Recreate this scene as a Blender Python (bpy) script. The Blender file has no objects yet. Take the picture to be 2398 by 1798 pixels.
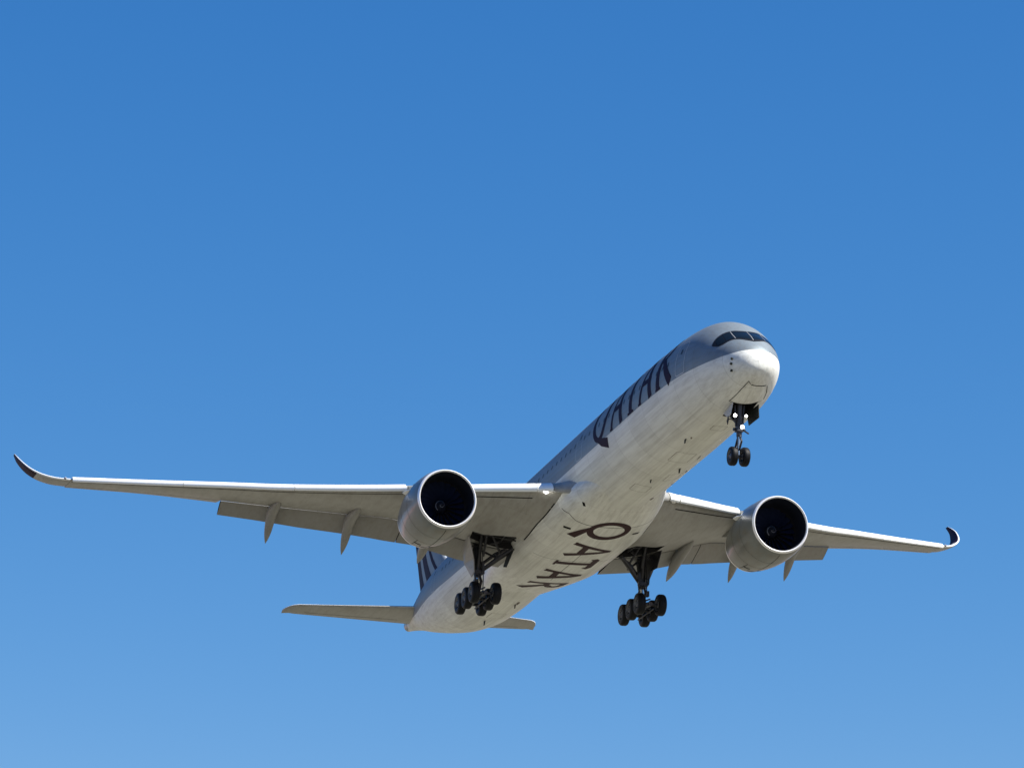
import bpy, bmesh, math, random
import numpy as np
from mathutils import Vector, Matrix
random.seed(7)

# ------------------------------------------------------------------ camera
FPX = 8720.35                                        # focal length in photo pixels (2398 wide)
CAC = np.array([179.771, -67.025, -62.966])          # camera in aircraft axes (x fwd, y port, z up)
RAC = np.array([[0.28246272, 0.95927369, -0.00296572],
                [-0.29063217, 0.0826309, -0.95326023],
                [-0.9141924, 0.27012241, 0.30213595]])   # rows: right, down, forward
PITCH = math.radians(3.0)                            # nose-up attitude on approach
up = np.array([math.sin(PITCH), 0, math.cos(PITCH)])
rgt = RAC[0]
up = up - rgt * (up @ rgt); up /= np.linalg.norm(up)
M = np.array([rgt, np.cross(up, rgt), up])           # aircraft axes -> world axes
EYE = np.array([0, 0, 1.7])
ORG = EYE - M @ CAC
AC = Matrix([[*M[0], ORG[0]], [*M[1], ORG[1]], [*M[2], ORG[2]], [0, 0, 0, 1]])
sc = bpy.context.scene
COL = sc.collection
cam = bpy.data.cameras.new('camera'); cam.sensor_width = 36.0; cam.lens = FPX / 2398 * 36
cam.clip_start = 0.5; cam.clip_end = 40000
camo = bpy.data.objects.new('camera', cam); COL.objects.link(camo)
fw = M @ RAC[2]; rt = M @ RAC[0]; upv = -(M @ RAC[1])
camo.matrix_world = Matrix([[rt[0], upv[0], -fw[0], EYE[0]], [rt[1], upv[1], -fw[1], EYE[1]],
                            [rt[2], upv[2], -fw[2], EYE[2]], [0, 0, 0, 1]])
sc.camera = camo

# ------------------------------------------------------------------ light
SUN_AC = np.array([0.44, 0.51, 0.74]); SUN_AC /= np.linalg.norm(SUN_AC)
sd = M @ SUN_AC
elev = math.asin(sd[2]); azim = math.atan2(sd[0], sd[1])     # azimuth clockwise from +Y
sun = bpy.data.lights.new('sun', 'SUN'); sun.energy = 5.0; sun.angle = math.radians(0.53)
sun.color = (1.0, 0.955, 0.88)
suno = bpy.data.objects.new('sun', sun); COL.objects.link(suno)
suno.rotation_euler = Vector(tuple(sd)).to_track_quat('Z', 'Y').to_euler()
EXPO = 0.9
SKY_CURVE = ((1.485, 1.869), (0.8325, 1.05), (0.935, 0.692))
W = bpy.data.worlds.new('World'); sc.world = W; W.use_nodes = True
nt = W.node_tree; nt.nodes.clear()
sky = nt.nodes.new('ShaderNodeTexSky'); sky.sky_type = 'NISHITA'; sky.sun_disc = False
sky.sun_elevation = elev; sky.sun_rotation = azim; sky.altitude = 600
sky.air_density = 1.0; sky.dust_density = 0.1; sky.ozone_density = 3.0
sky.sun_intensity = 1.0
bg = nt.nodes.new('ShaderNodeBackground'); bg.inputs['Strength'].default_value = 0.12 * 2 ** -EXPO
wo = nt.nodes.new('ShaderNodeOutputWorld')
# deep, clean-air blue: each channel of the sky follows its own density curve
sep = nt.nodes.new('ShaderNodeSeparateColor'); com = nt.nodes.new('ShaderNodeCombineColor')
nt.links.new(sky.outputs[0], sep.inputs[0])
for i_, (gain, power) in enumerate(SKY_CURVE):
    pw = nt.nodes.new('ShaderNodeMath'); pw.operation = 'POWER'; pw.inputs[1].default_value = power
    ml_ = nt.nodes.new('ShaderNodeMath'); ml_.operation = 'MULTIPLY'; ml_.inputs[1].default_value = gain * 0.12 ** (power - 1)
    nt.links.new(sep.outputs[i_], pw.inputs[0]); nt.links.new(pw.outputs[0], ml_.inputs[0]); nt.links.new(ml_.outputs[0], com.inputs[i_])
nt.links.new(com.outputs[0], bg.inputs[0]); nt.links.new(bg.outputs[0], wo.inputs[0])
sc.view_settings.view_transform = 'Standard'; sc.view_settings.look = 'None'
sc.view_settings.gamma = 1; sc.view_settings.exposure = EXPO

# ------------------------------------------------------------------ materials
def mat(name, col, rough=0.5, metal=0.0, coat=0.0, emit=None, spec=0.5):
    m = bpy.data.materials.new(name); m.use_nodes = True
    b = m.node_tree.nodes['Principled BSDF']
    b.inputs['Base Color'].default_value = (*col, 1); b.inputs['Roughness'].default_value = rough
    b.inputs['Metallic'].default_value = metal; b.inputs['Coat Weight'].default_value = coat
    b.inputs['Specular IOR Level'].default_value = spec
    if emit:
        b.inputs['Emission Color'].default_value = (*emit[0], 1); b.inputs['Emission Strength'].default_value = emit[1]
    return m

def nodes(m):
    t = m.node_tree
    return t, t.nodes['Principled BSDF'], (lambda k: t.nodes.new(k)), t.links.new

def weather(m, base_out, dirt=(0.14, 0.115, 0.085), amount=0.5, stretch=(0.055, 1.3, 1.3), scale=1.0, seams=True, fine=0.5, ang=False, tone=0.07):
    """dirt streaks along the airflow, blotches and thin panel joints over a base colour socket"""
    t, b, N, L = nodes(m)
    tc = N('ShaderNodeTexCoord'); mp = N('ShaderNodeMapping'); mp.inputs['Scale'].default_value = stretch
    L(tc.outputs['Object'], mp.inputs[0])
    n1 = N('ShaderNodeTexNoise'); n1.inputs['Scale'].default_value = 3.2 * scale; n1.inputs['Detail'].default_value = 8; n1.inputs['Roughness'].default_value = 0.7
    L(mp.outputs[0], n1.inputs['Vector'])
    r1 = N('ShaderNodeMapRange'); r1.inputs[1].default_value = 0.42; r1.inputs[2].default_value = 0.78; r1.inputs[3].default_value = 0; r1.inputs[4].default_value = amount
    L(n1.outputs[0], r1.inputs[0])
    n2 = N('ShaderNodeTexNoise'); n2.inputs['Scale'].default_value = 0.55 * scale; n2.inputs['Detail'].default_value = 6
    L(tc.outputs['Object'], n2.inputs['Vector'])
    r2 = N('ShaderNodeMapRange'); r2.inputs[1].default_value = 0.4; r2.inputs[2].default_value = 0.8; r2.inputs[3].default_value = 0; r2.inputs[4].default_value = amount * fine
    L(n2.outputs[0], r2.inputs[0])
    ad = N('ShaderNodeMath'); ad.operation = 'ADD'; ad.use_clamp = True
    L(r1.outputs[0], ad.inputs[0]); L(r2.outputs[0], ad.inputs[1])
    mx = N('ShaderNodeMix'); mx.data_type = 'RGBA'
    L(ad.outputs[0], mx.inputs['Factor']); L(base_out, mx.inputs[6]); mx.inputs[7].default_value = (*dirt, 1)
    out = mx.outputs[2]
    if seams:
        sp = N('ShaderNodeSeparateXYZ'); L(tc.outputs['Object'], sp.inputs[0])
        def line(sock, period, width):
            d = N('ShaderNodeMath'); d.operation = 'DIVIDE'; L(sock, d.inputs[0]); d.inputs[1].default_value = period
            f = N('ShaderNodeMath'); f.operation = 'FRACT'; L(d.outputs[0], f.inputs[0])
            c = N('ShaderNodeMath'); c.operation = 'COMPARE'; L(f.outputs[0], c.inputs[0]); c.inputs[1].default_value = 0.5; c.inputs[2].default_value = width / period
            return c.outputs[0]
        if ang:      # body of revolution: longitudinal joints follow the angle round the hull
            at = N('ShaderNodeMath'); at.operation = 'ARCTAN2'; L(sp.outputs[2], at.inputs[0]); L(sp.outputs[1], at.inputs[1])
            a = line(sp.outputs[0], 2.54, 0.022); c = line(at.outputs[0], 0.62, 0.004); v_, pv = at.outputs[0], 0.62
        else:
            a = line(sp.outputs[0], 2.54, 0.022); c = line(sp.outputs[1], 1.9, 0.016); v_, pv = sp.outputs[1], 1.9
        cm = N('ShaderNodeCombineXYZ')      # every skin panel weathers a little differently
        for k_, (so, pe) in enumerate(((sp.outputs[0], 2.54), (v_, pv))):
            d_ = N('ShaderNodeMath'); d_.operation = 'DIVIDE'; d_.inputs[1].default_value = pe; L(so, d_.inputs[0])
            s_ = N('ShaderNodeMath'); s_.operation = 'ADD'; s_.inputs[1].default_value = 0.5; L(d_.outputs[0], s_.inputs[0])
            f_ = N('ShaderNodeMath'); f_.operation = 'FLOOR'; L(s_.outputs[0], f_.inputs[0]); L(f_.outputs[0], cm.inputs[k_])
        wn = N('ShaderNodeTexWhiteNoise'); wn.noise_dimensions = '2D'; L(cm.outputs[0], wn.inputs['Vector'])
        wm = N('ShaderNodeMath'); wm.operation = 'MULTIPLY'; wm.inputs[1].default_value = tone * 1.6; L(wn.outputs['Value'], wm.inputs[0])
        wx = N('ShaderNodeMix'); wx.data_type = 'RGBA'; L(wm.outputs[0], wx.inputs['Factor']); L(out, wx.inputs[6]); wx.inputs[7].default_value = (0.16, 0.15, 0.13, 1)
        out = wx.outputs[2]
        m2 = N('ShaderNodeMath'); m2.operation = 'MAXIMUM'; L(a, m2.inputs[0]); L(c, m2.inputs[1])
        m3 = N('ShaderNodeMath'); m3.operation = 'MULTIPLY'; L(m2.outputs[0], m3.inputs[0]); m3.inputs[1].default_value = 0.17
        mx2 = N('ShaderNodeMix'); mx2.data_type = 'RGBA'
        L(m3.outputs[0], mx2.inputs['Factor']); L(out, mx2.inputs[6]); mx2.inputs[7].default_value = (0.06, 0.055, 0.05, 1)
        out = mx2.outputs[2]
    L(out, b.inputs['Base Color'])
    bp = N('ShaderNodeBump'); bp.inputs['Strength'].default_value = 0.10; bp.inputs['Distance'].default_value = 0.03
    n3 = N('ShaderNodeTexNoise'); n3.inputs['Scale'].default_value = 0.9; n3.inputs['Detail'].default_value = 3
    L(tc.outputs['Object'], n3.inputs['Vector']); L(n3.outputs[0], bp.inputs['Height']); L(bp.outputs[0], b.inputs['Normal'])
    return m

def rgb(m, c):
    n = m.node_tree.nodes.new('ShaderNodeRGB'); n.outputs[0].default_value = (*c, 1); return n.outputs[0]

WHITE = (0.77, 0.785, 0.74); GREY = (0.205, 0.25, 0.28)
# fuselage: pearl grey above the waterline, off-white below it
M_fus = mat('fuselage_paint', WHITE, 0.5, spec=0.2)
t, b, N, L = nodes(M_fus)
tc = N('ShaderNodeTexCoord'); sp = N('ShaderNodeSeparateXYZ'); L(tc.outputs['Object'], sp.inputs[0])
cv = N('ShaderNodeFloatCurve')      # waterline height as a function of the station
xm = N('ShaderNodeMapRange'); xm.inputs[1].default_value = 0; xm.inputs[2].default_value = -74; xm.inputs[3].default_value = 0; xm.inputs[4].default_value = 1
L(sp.outputs[0], xm.inputs[0]); L(xm.outputs[0], cv.inputs['Value'])
crv = cv.mapping.curves[0]
pts = [(0, -0.28), (0.4, -0.42), (1.2, -0.52), (2.5, -0.55), (5, -0.48), (8, -0.38), (20, -0.36), (48, -0.36), (54, -0.24), (62, 0.25), (70, 1.3), (74, 1.9)]
crv.points[0].location = (0, (pts[0][1] + 2) / 5); crv.points[1].location = (1, (pts[-1][1] + 2) / 5)
for s_, z_ in pts[1:-1]: crv.points.new(s_ / 74, (z_ + 2) / 5)
cv.mapping.update()
ml = N('ShaderNodeMath'); ml.operation = 'MULTIPLY_ADD'; ml.inputs[1].default_value = 5; ml.inputs[2].default_value = -2
L(cv.outputs[0], ml.inputs[0])
gt = N('ShaderNodeMath'); gt.operation = 'GREATER_THAN'; L(sp.outputs[2], gt.inputs[0]); L(ml.outputs[0], gt.inputs[1])
mx = N('ShaderNodeMix'); mx.data_type = 'RGBA'; L(gt.outputs[0], mx.inputs['Factor']); mx.inputs[6].default_value = (*WHITE, 1); mx.inputs[7].default_value = (*GREY, 1)
mm = N('ShaderNodeMath'); mm.operation = 'MULTIPLY'; mm.inputs[1].default_value = 0.38; L(gt.outputs[0], mm.inputs[0]); L(mm.outputs[0], b.inputs['Metallic'])
weather(M_fus, mx.outputs[2], amount=0.40, ang=True, fine=.35)
M_white = mat('white_underside_paint', WHITE, 0.38, spec=0.3); weather(M_white, rgb(M_white, WHITE), amount=0.44, ang=True, fine=.35)
WG = (0.335, 0.335, 0.315)
M_wing = mat('grey_wing_paint', WG, 0.42); weather(M_wing, rgb(M_wing, WG), amount=0.5, stretch=(0.2, 0.9, 0.9))
M_flap = mat('grey_flap_paint', (0.25, 0.25, 0.24), 0.45); weather(M_flap, rgb(M_flap, (0.25, 0.25, 0.24)), amount=0.4, seams=False)
M_slat = mat('bare_slat_metal', (0.88, 0.89, 0.86), 0.35, 0.08)
M_lip = mat('polished_lip_metal', (0.88, 0.88, 0.88), 0.38, 0.45)
NC = (0.155, 0.172, 0.165)
M_nac = mat('nacelle_paint', NC, 0.35, coat=0.2); weather(M_nac, rgb(M_nac, NC), amount=0.6, stretch=(0.5, 0.9, 0.9), seams=False, fine=0.9)
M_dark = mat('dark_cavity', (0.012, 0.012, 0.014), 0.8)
M_gap = mat('joint_and_shade_black', (0.010, 0.010, 0.010), 0.8, spec=0.1)  # black for joints and vents; also paints shade at flap gaps and ends
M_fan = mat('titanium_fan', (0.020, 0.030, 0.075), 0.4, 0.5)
M_spin = mat('spinner_paint', (0.012, 0.014, 0.022), 0.35, spec=.3)
M_spiral = mat('spinner_spiral_white', (0.28, 0.29, 0.32), 0.4)
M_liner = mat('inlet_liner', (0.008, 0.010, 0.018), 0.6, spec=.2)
M_hot = mat('exhaust_metal', (0.22, 0.17, 0.13), 0.4, 0.8)
M_glass = mat('cockpit_glass', (0.006, 0.010, 0.014), 0.15, spec=0.12)
M_cabin = mat('cabin_glass', (0.03, 0.036, 0.045), 0.5, spec=0.15)
M_mask = mat('black_window_mask', (0.008, 0.009, 0.012), 0.5, spec=0.15)
M_post = mat('window_post_metal', (0.28, 0.29, 0.30), 0.4)
M_burg = mat('burgundy_paint', (0.018, 0.006, 0.020), 0.55, spec=0.06)
M_burgb = mat('belly_lettering_paint', (0.032, 0.010, 0.013), 0.55, spec=0.1)
M_line = mat('door_outline_paint', (0.42, 0.44, 0.46), 0.4)
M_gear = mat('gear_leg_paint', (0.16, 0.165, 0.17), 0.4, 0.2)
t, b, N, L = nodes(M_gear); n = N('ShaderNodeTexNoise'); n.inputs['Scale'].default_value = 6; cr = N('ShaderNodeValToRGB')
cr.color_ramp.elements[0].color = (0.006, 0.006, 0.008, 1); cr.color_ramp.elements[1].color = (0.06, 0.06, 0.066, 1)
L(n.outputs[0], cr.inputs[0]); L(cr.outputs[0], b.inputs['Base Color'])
M_chrome = mat('oleo_chrome', (0.7, 0.7, 0.7), 0.15, 1.0)
M_tyre = mat('tyre_rubber', (0.004, 0.005, 0.007), 0.55, spec=0.22)
t, b, N, L = nodes(M_tyre); w_ = N('ShaderNodeTexNoise'); w_.inputs['Scale'].default_value = 9; bp = N('ShaderNodeBump'); bp.inputs['Strength'].default_value = .3
L(w_.outputs[0], bp.inputs['Height']); L(bp.outputs[0], b.inputs['Normal'])
M_rim = mat('wheel_rim_paint', (0.13, 0.135, 0.15), 0.4, 0.3)
M_lamp = mat('landing_lamp_glow', (1, 1, 1), 0.3, emit=((1, 0.97, 0.92), 5))
M_fin = mat('fin_paint', (0.20, 0.225, 0.24), 0.45, spec=0.25)
M_door = mat('gear_door_paint', (0.50, 0.50, 0.49), 0.4); weather(M_door, rgb(M_door, (0.5, 0.5, 0.49)), amount=0.4, seams=False)
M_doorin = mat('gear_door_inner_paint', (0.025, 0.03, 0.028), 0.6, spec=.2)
M_dirt = mat('oil_stain', (0.10, 0.075, 0.055), 0.6)

# ------------------------------------------------------------------ mesh helpers
def link(name, me, parent=None, smooth=True, angle=35):
    o = bpy.data.objects.new(name, me); COL.objects.link(o)
    if parent is not None: o.parent = parent
    if smooth:
        me.shade_smooth()
        me.set_sharp_from_angle(angle=math.radians(angle))
    return o

def build(name, V, F, mats, parent, mi=None, smooth=True, angle=35, fix=True):
    me = bpy.data.meshes.new(name)
    me.from_pydata([tuple(map(float, p)) for p in V], [], [tuple(f) for f in F])
    for m in (mats if isinstance(mats, (list, tuple)) else [mats]): me.materials.append(m)
    if mi is not None:
        for p, i in zip(me.polygons, mi): p.material_index = i
    if fix:
        bm = bmesh.new(); bm.from_mesh(me); bmesh.ops.remove_doubles(bm, verts=bm.verts, dist=1e-5)
        bmesh.ops.dissolve_degenerate(bm, edges=bm.edges, dist=1e-6)
        bmesh.ops.recalc_face_normals(bm, faces=bm.faces); bm.to_mesh(me); bm.free()
    me.update()
    return link(name, me, parent, smooth, angle)

class MB:
    def __init__(s): s.V = []; s.F = []; s.M = []
    def add(s, V, F, m=0):
        k = len(s.V); s.V += [tuple(p) for p in V]; s.F += [tuple(i + k for i in f) for f in F]; s.M += [m] * len(F); return s
    def loft(s, rings, m=0, closed=True, cap=(True, True)):
        n = len(rings[0]); V = [p for r in rings for p in r]; F = []
        for i in range(len(rings) - 1):
            for j in range(n if closed else n - 1):
                a = i * n + j; b_ = i * n + (j + 1) % n; F.append((a, b_, b_ + n, a + n))
        if closed and cap[0]: F.append(tuple(range(n))[::-1])
        if closed and cap[1]: F.append(tuple(range((len(rings) - 1) * n, len(rings) * n)))
        return s.add(V, F, m)
    def tube(s, pts, r, n=12, m=0):
        pts = [np.array(p, float) for p in pts]; rs = r if isinstance(r, (list, tuple)) else [r] * len(pts); R = []
        for i, p in enumerate(pts):
            d = pts[min(i + 1, len(pts) - 1)] - pts[max(i - 1, 0)]; d /= np.linalg.norm(d)
            a = np.cross(d, [0, 1, 0]) if abs(d[1]) < .9 else np.cross(d, [1, 0, 0]); a /= np.linalg.norm(a); b_ = np.cross(d, a)
            R.append([p + rs[i] * (math.cos(q) * a + math.sin(q) * b_) for q in np.linspace(0, 2 * math.pi, n, endpoint=False)])
        return s.loft(R, m)
    def box(s, c, d, m=0, rot=None):
        V = [np.array([x, y, z]) * np.array(d) / 2 for x in (-1, 1) for y in (-1, 1) for z in (-1, 1)]
        if rot is not None: V = [rot @ v for v in V]
        V = [v + np.array(c) for v in V]
        return s.add(V, [(0, 1, 3, 2), (4, 6, 7, 5), (0, 4, 5, 1), (2, 3, 7, 6), (0, 2, 6, 4), (1, 5, 7, 3)], m)
    def plate(s, poly, nrm, th, m=0):     # flat polygon with thickness
        nrm = np.array(nrm, float); nrm /= np.linalg.norm(nrm); A = [np.array(p) + nrm * th / 2 for p in poly]; B = [np.array(p) - nrm * th / 2 for p in poly]
        n = len(poly); F = [tuple(range(n)), tuple(range(2 * n - 1, n - 1, -1))] + [(i, (i + 1) % n, n + (i + 1) % n, n + i) for i in range(n)]
        return s.add(A + B, F, m)
    def out(s, name, mats, parent, **k): return build(name, s.V, s.F, mats, parent, s.M, **k)

def P(s, y, z): return np.array([-s, y, z], float)      # station, port, up -> aircraft axes

def pchip(x, y, xi):
    x = np.asarray(x, float); y = np.asarray(y, float); h = np.diff(x); d = np.diff(y) / h; m = np.zeros(len(x))
    for i in range(1, len(x) - 1):
        if d[i - 1] * d[i] > 0:
            w1 = 2 * h[i] + h[i - 1]; w2 = h[i] + 2 * h[i - 1]; m[i] = (w1 + w2) / (w1 / d[i - 1] + w2 / d[i])
    m[0] = d[0]; m[-1] = d[-1]
    xi = np.asarray(xi, float); k = np.clip(np.searchsorted(x, xi) - 1, 0, len(x) - 2); t_ = np.clip((xi - x[k]) / h[k], 0, 1)
    return (2*t_**3-3*t_**2+1)*y[k]+(t_**3-2*t_**2+t_)*h[k]*m[k]+(-2*t_**3+3*t_**2)*y[k+1]+(t_**3-t_**2)*h[k]*m[k+1]

# ------------------------------------------------------------------ ground and aircraft root
V = []; F = []
rad = [0, 60, 150, 400, 1000, 2500, 6000, 15000]; ns = 48
for r in rad:
    for k in range(ns):
        a = 2 * math.pi * k / ns; V.append((r * math.cos(a), r * math.sin(a), 0))
for i in range(len(rad) - 1):
    for k in range(ns): F.append((i*ns+k, i*ns+(k+1) % ns, (i+1)*ns+(k+1) % ns, (i+1)*ns+k))
M_ground = mat('dry_grass_ground', (0.3, 0.24, 0.16), 0.95)
t, b, N, L = nodes(M_ground); tc = N('ShaderNodeTexCoord'); n = N('ShaderNodeTexNoise'); n.inputs['Scale'].default_value = 0.02; n.inputs['Detail'].default_value = 10
cr = N('ShaderNodeValToRGB'); cr.color_ramp.elements[0].color = (0.094, 0.086, 0.060, 1); cr.color_ramp.elements[1].color = (0.208, 0.192, 0.140, 1)
cr.color_ramp.elements[0].position = .35; cr.color_ramp.elements[1].position = .65
L(tc.outputs['Object'], n.inputs['Vector']); L(n.outputs[0], cr.inputs[0]); L(cr.outputs[0], b.inputs['Base Color'])
g = build('ground', V, F, M_ground, None, smooth=False); g['kind'] = 'structure'
if g.data.polygons[0].normal.z < 0: g.data.flip_normals()

JET = bpy.data.objects.new('passenger_jet', None); COL.objects.link(JET)
JET.matrix_world = AC; JET.empty_display_size = 5
JET['label'] = 'white and grey twin-engine airliner with QATAR lettering, wheels down, landing against blue sky'
JET['category'] = 'airliner'

# ------------------------------------------------------------------ fuselage
SN = [0, .06, .25, .6, 1.1, 1.7, 2.4, 3.2, 4.2, 5.4, 7, 9.5, 13, 50, 54, 58, 62, 66, 70, 72.6, 73.6]
TOP = [-1.02, -0.60, -0.19, 0.20, 0.672, 1.093, 1.609, 2.131, 2.515, 2.72, 2.86, 2.94, 3.015, 3.049, 3.048, 3.018, 2.932, 2.789, 2.583, 2.318, 2.16]
BOT = [-1.02, -1.36, -1.63, -1.88, -2.124, -2.372, -2.575, -2.723, -2.847, -2.90, -2.915, -2.94, -2.965, -2.978, -2.85, -2.345, -1.511, -0.522, 0.56, 1.139, 1.33]
HW = [0.0, 0.413, 0.828, 1.192, 1.533, 1.822, 2.08, 2.31, 2.52, 2.68, 2.78, 2.86, 2.925, 2.96, 2.932, 2.713, 2.247, 1.579, 0.859, 0.46, 0.33]
def sect(s):
    t_, b_, h_ = float(pchip(SN, TOP, s)), float(pchip(SN, BOT, s)), float(pchip(SN, HW, s)); return (t_ + b_) / 2, (t_ - b_) / 2, h_
def fus_pt(s, th, off=0.0):      # th: angle above the widest line on the starboard side
    zc, hh, hw = sect(s); y = -hw * math.cos(th); z = zc + hh * math.sin(th)
    n = np.array([0, -math.cos(th) / max(hw, .01), math.sin(th) / max(hh, .01)])
    if s < 12 or s > 50:
        e = .05; z2, h2, w2 = sect(s + e); z1, h1, w1 = sect(max(s - e, 0))
        g1 = np.array([-(s - e), -w1 * math.cos(th), z1 + h1 * math.sin(th)]); g2 = np.array([-(s + e), -w2 * math.cos(th), z2 + h2 * math.sin(th)])
        tng = g2 - g1; rd = np.array([0, hw * math.sin(th), hh * math.cos(th)]); n = np.cross(tng, rd)
        if n[1] * (-math.cos(th)) + n[2] * math.sin(th) < 0: n = -n
    n = n / np.linalg.norm(n)
    return np.array([-s, y, z]) + off * n
def fus_sy(s, y, off, top=True):
    zc, hh, hw = sect(s); c = max(-1, min(1, -y / hw)); th = math.acos(c)
    return fus_pt(s, th if top else -th, off)
sl = np.concatenate([(np.linspace(0, 1, 34) ** 2) * 2.4, np.linspace(2.55, 13, 50), np.linspace(13.8, 49, 44), np.linspace(50, 73.6, 60)])
mb = MB(); rings = []
for s in sl:
    zc, hh, hw = sect(s)
    if s == 0: hh = hw = 0.001
    rings.append([P(s, -hw * math.cos(a), zc + hh * math.sin(a)) for a in np.linspace(0, 2 * math.pi, 96, endpoint=False)])
mb.loft(rings)
FUS = mb.out('fuselage', M_fus, JET)

def bool_cut(obj, V, F, inner):
    me = bpy.data.meshes.new('cut'); me.from_pydata([tuple(map(float, p)) for p in V], [], F)
    me.materials.append(inner)
    bm = bmesh.new(); bm.from_mesh(me); bmesh.ops.recalc_face_normals(bm, faces=bm.faces); bm.to_mesh(me); bm.free()
    c = bpy.data.objects.new('cut', me); COL.objects.link(c); c.parent = JET
    if inner.name not in obj.data.materials: obj.data.materials.append(inner)
    md = obj.modifiers.new('b', 'BOOLEAN'); md.operation = 'DIFFERENCE'; md.solver = 'EXACT'; md.object = c; md.material_mode = 'TRANSFER'
    bpy.context.view_layer.update(); dg = bpy.context.evaluated_depsgraph_get()
    new = bpy.data.meshes.new_from_object(obj.evaluated_get(dg), depsgraph=dg); obj.modifiers.clear(); obj.data = new
    bpy.data.objects.remove(c)

def prism(poly, z0, z1):       # poly of (s, y)
    n = len(poly); V = [P(s, y, z0) for s, y in poly] + [P(s, y, z1) for s, y in poly]
    return V, [tuple(range(n)), tuple(range(2*n-1, n-1, -1))] + [(i, (i+1) % n, n+(i+1) % n, n+i) for i in range(n)]
# nose gear bay
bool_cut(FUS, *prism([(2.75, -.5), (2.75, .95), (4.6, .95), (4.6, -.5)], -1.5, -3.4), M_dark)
FUS.data.set_sharp_from_angle(angle=math.radians(35))

# belly fairing
FS = [20.2, 22.5, 25, 28, 31, 38, 41, 44, 47, 49]
FW = [1.6, 2.35, 2.95, 3.35, 3.56, 3.56, 3.25, 2.72, 2.1, 1.6]
FD = [0.8, 1.15, 1.52, 1.8, 2.0, 2.0, 1.74, 1.4, 1.05, .8]
def zf(s, y, off=0.0):
    Wd = float(pchip(FS, FW, s)); D = float(pchip(FS, FD, s)); q = min(abs(y) / Wd, .9999); return -1.6 - D * (1 - q ** 2.6) ** (1 / 2.6) - off
mb = MB(); rings = []
for s in np.linspace(20.2, 49, 70):
    Wd = float(pchip(FS, FW, s)); D = float(pchip(FS, FD, s)); r = []
    for a in np.linspace(0, math.pi, 61):
        c, sn = math.cos(a), math.sin(a)
        r.append(P(s, Wd * abs(c) ** (2/2.6) * (1 if c > 0 else -1), -1.6 - D * abs(sn) ** (2/2.6)))
    for k in range(1, 12):
        a = math.pi * k / 12; r.append(P(s, -Wd * math.cos(a) * .98, -1.6 + .9 * math.sin(a)))
    rings.append(r)
mb.loft(rings); FAIR = mb.out('belly_fairing', M_white, JET)

# ------------------------------------------------------------------ lettering
def stroke(mb, fn, pts, w, k, closed=False, step=0.12, nx=5):
    """ribbon of width w along pts (u, v), mapped to 3D by fn(u, v, offset)"""
    P2 = [np.array(p, float) for p in pts]
    if closed: P2.append(P2[0])
    ws = w if isinstance(w, (list, tuple)) else [w] * len(P2)
    path = []; wd = []
    for i in range(len(P2) - 1):
        n = max(1, int(np.linalg.norm(P2[i+1] - P2[i]) / step))
        for j in range(n): path.append(P2[i] + (P2[i+1] - P2[i]) * j / n); wd.append(ws[i] + (ws[i+1] - ws[i]) * j / n)
    path.append(P2[-1]); wd.append(ws[-1]); R = []
    for i, p in enumerate(path):
        a = path[(i - 1) % (len(path) - 1)] if closed else path[max(i-1, 0)]; b_ = path[(i + 1) % (len(path) - 1) or 1] if closed else path[min(i+1, len(path)-1)]
        if closed and i == len(path) - 1: b_ = path[1]
        d = b_ - a; d /= max(np.linalg.norm(d), 1e-9); nn = np.array([-d[1], d[0]])
        R.append([fn(*(p + nn * wd[i] * (q - .5)), 0.010 + 0.0022 * k) for q in np.linspace(0, 1, nx)])
    mb.loft(R, closed=False)
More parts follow.
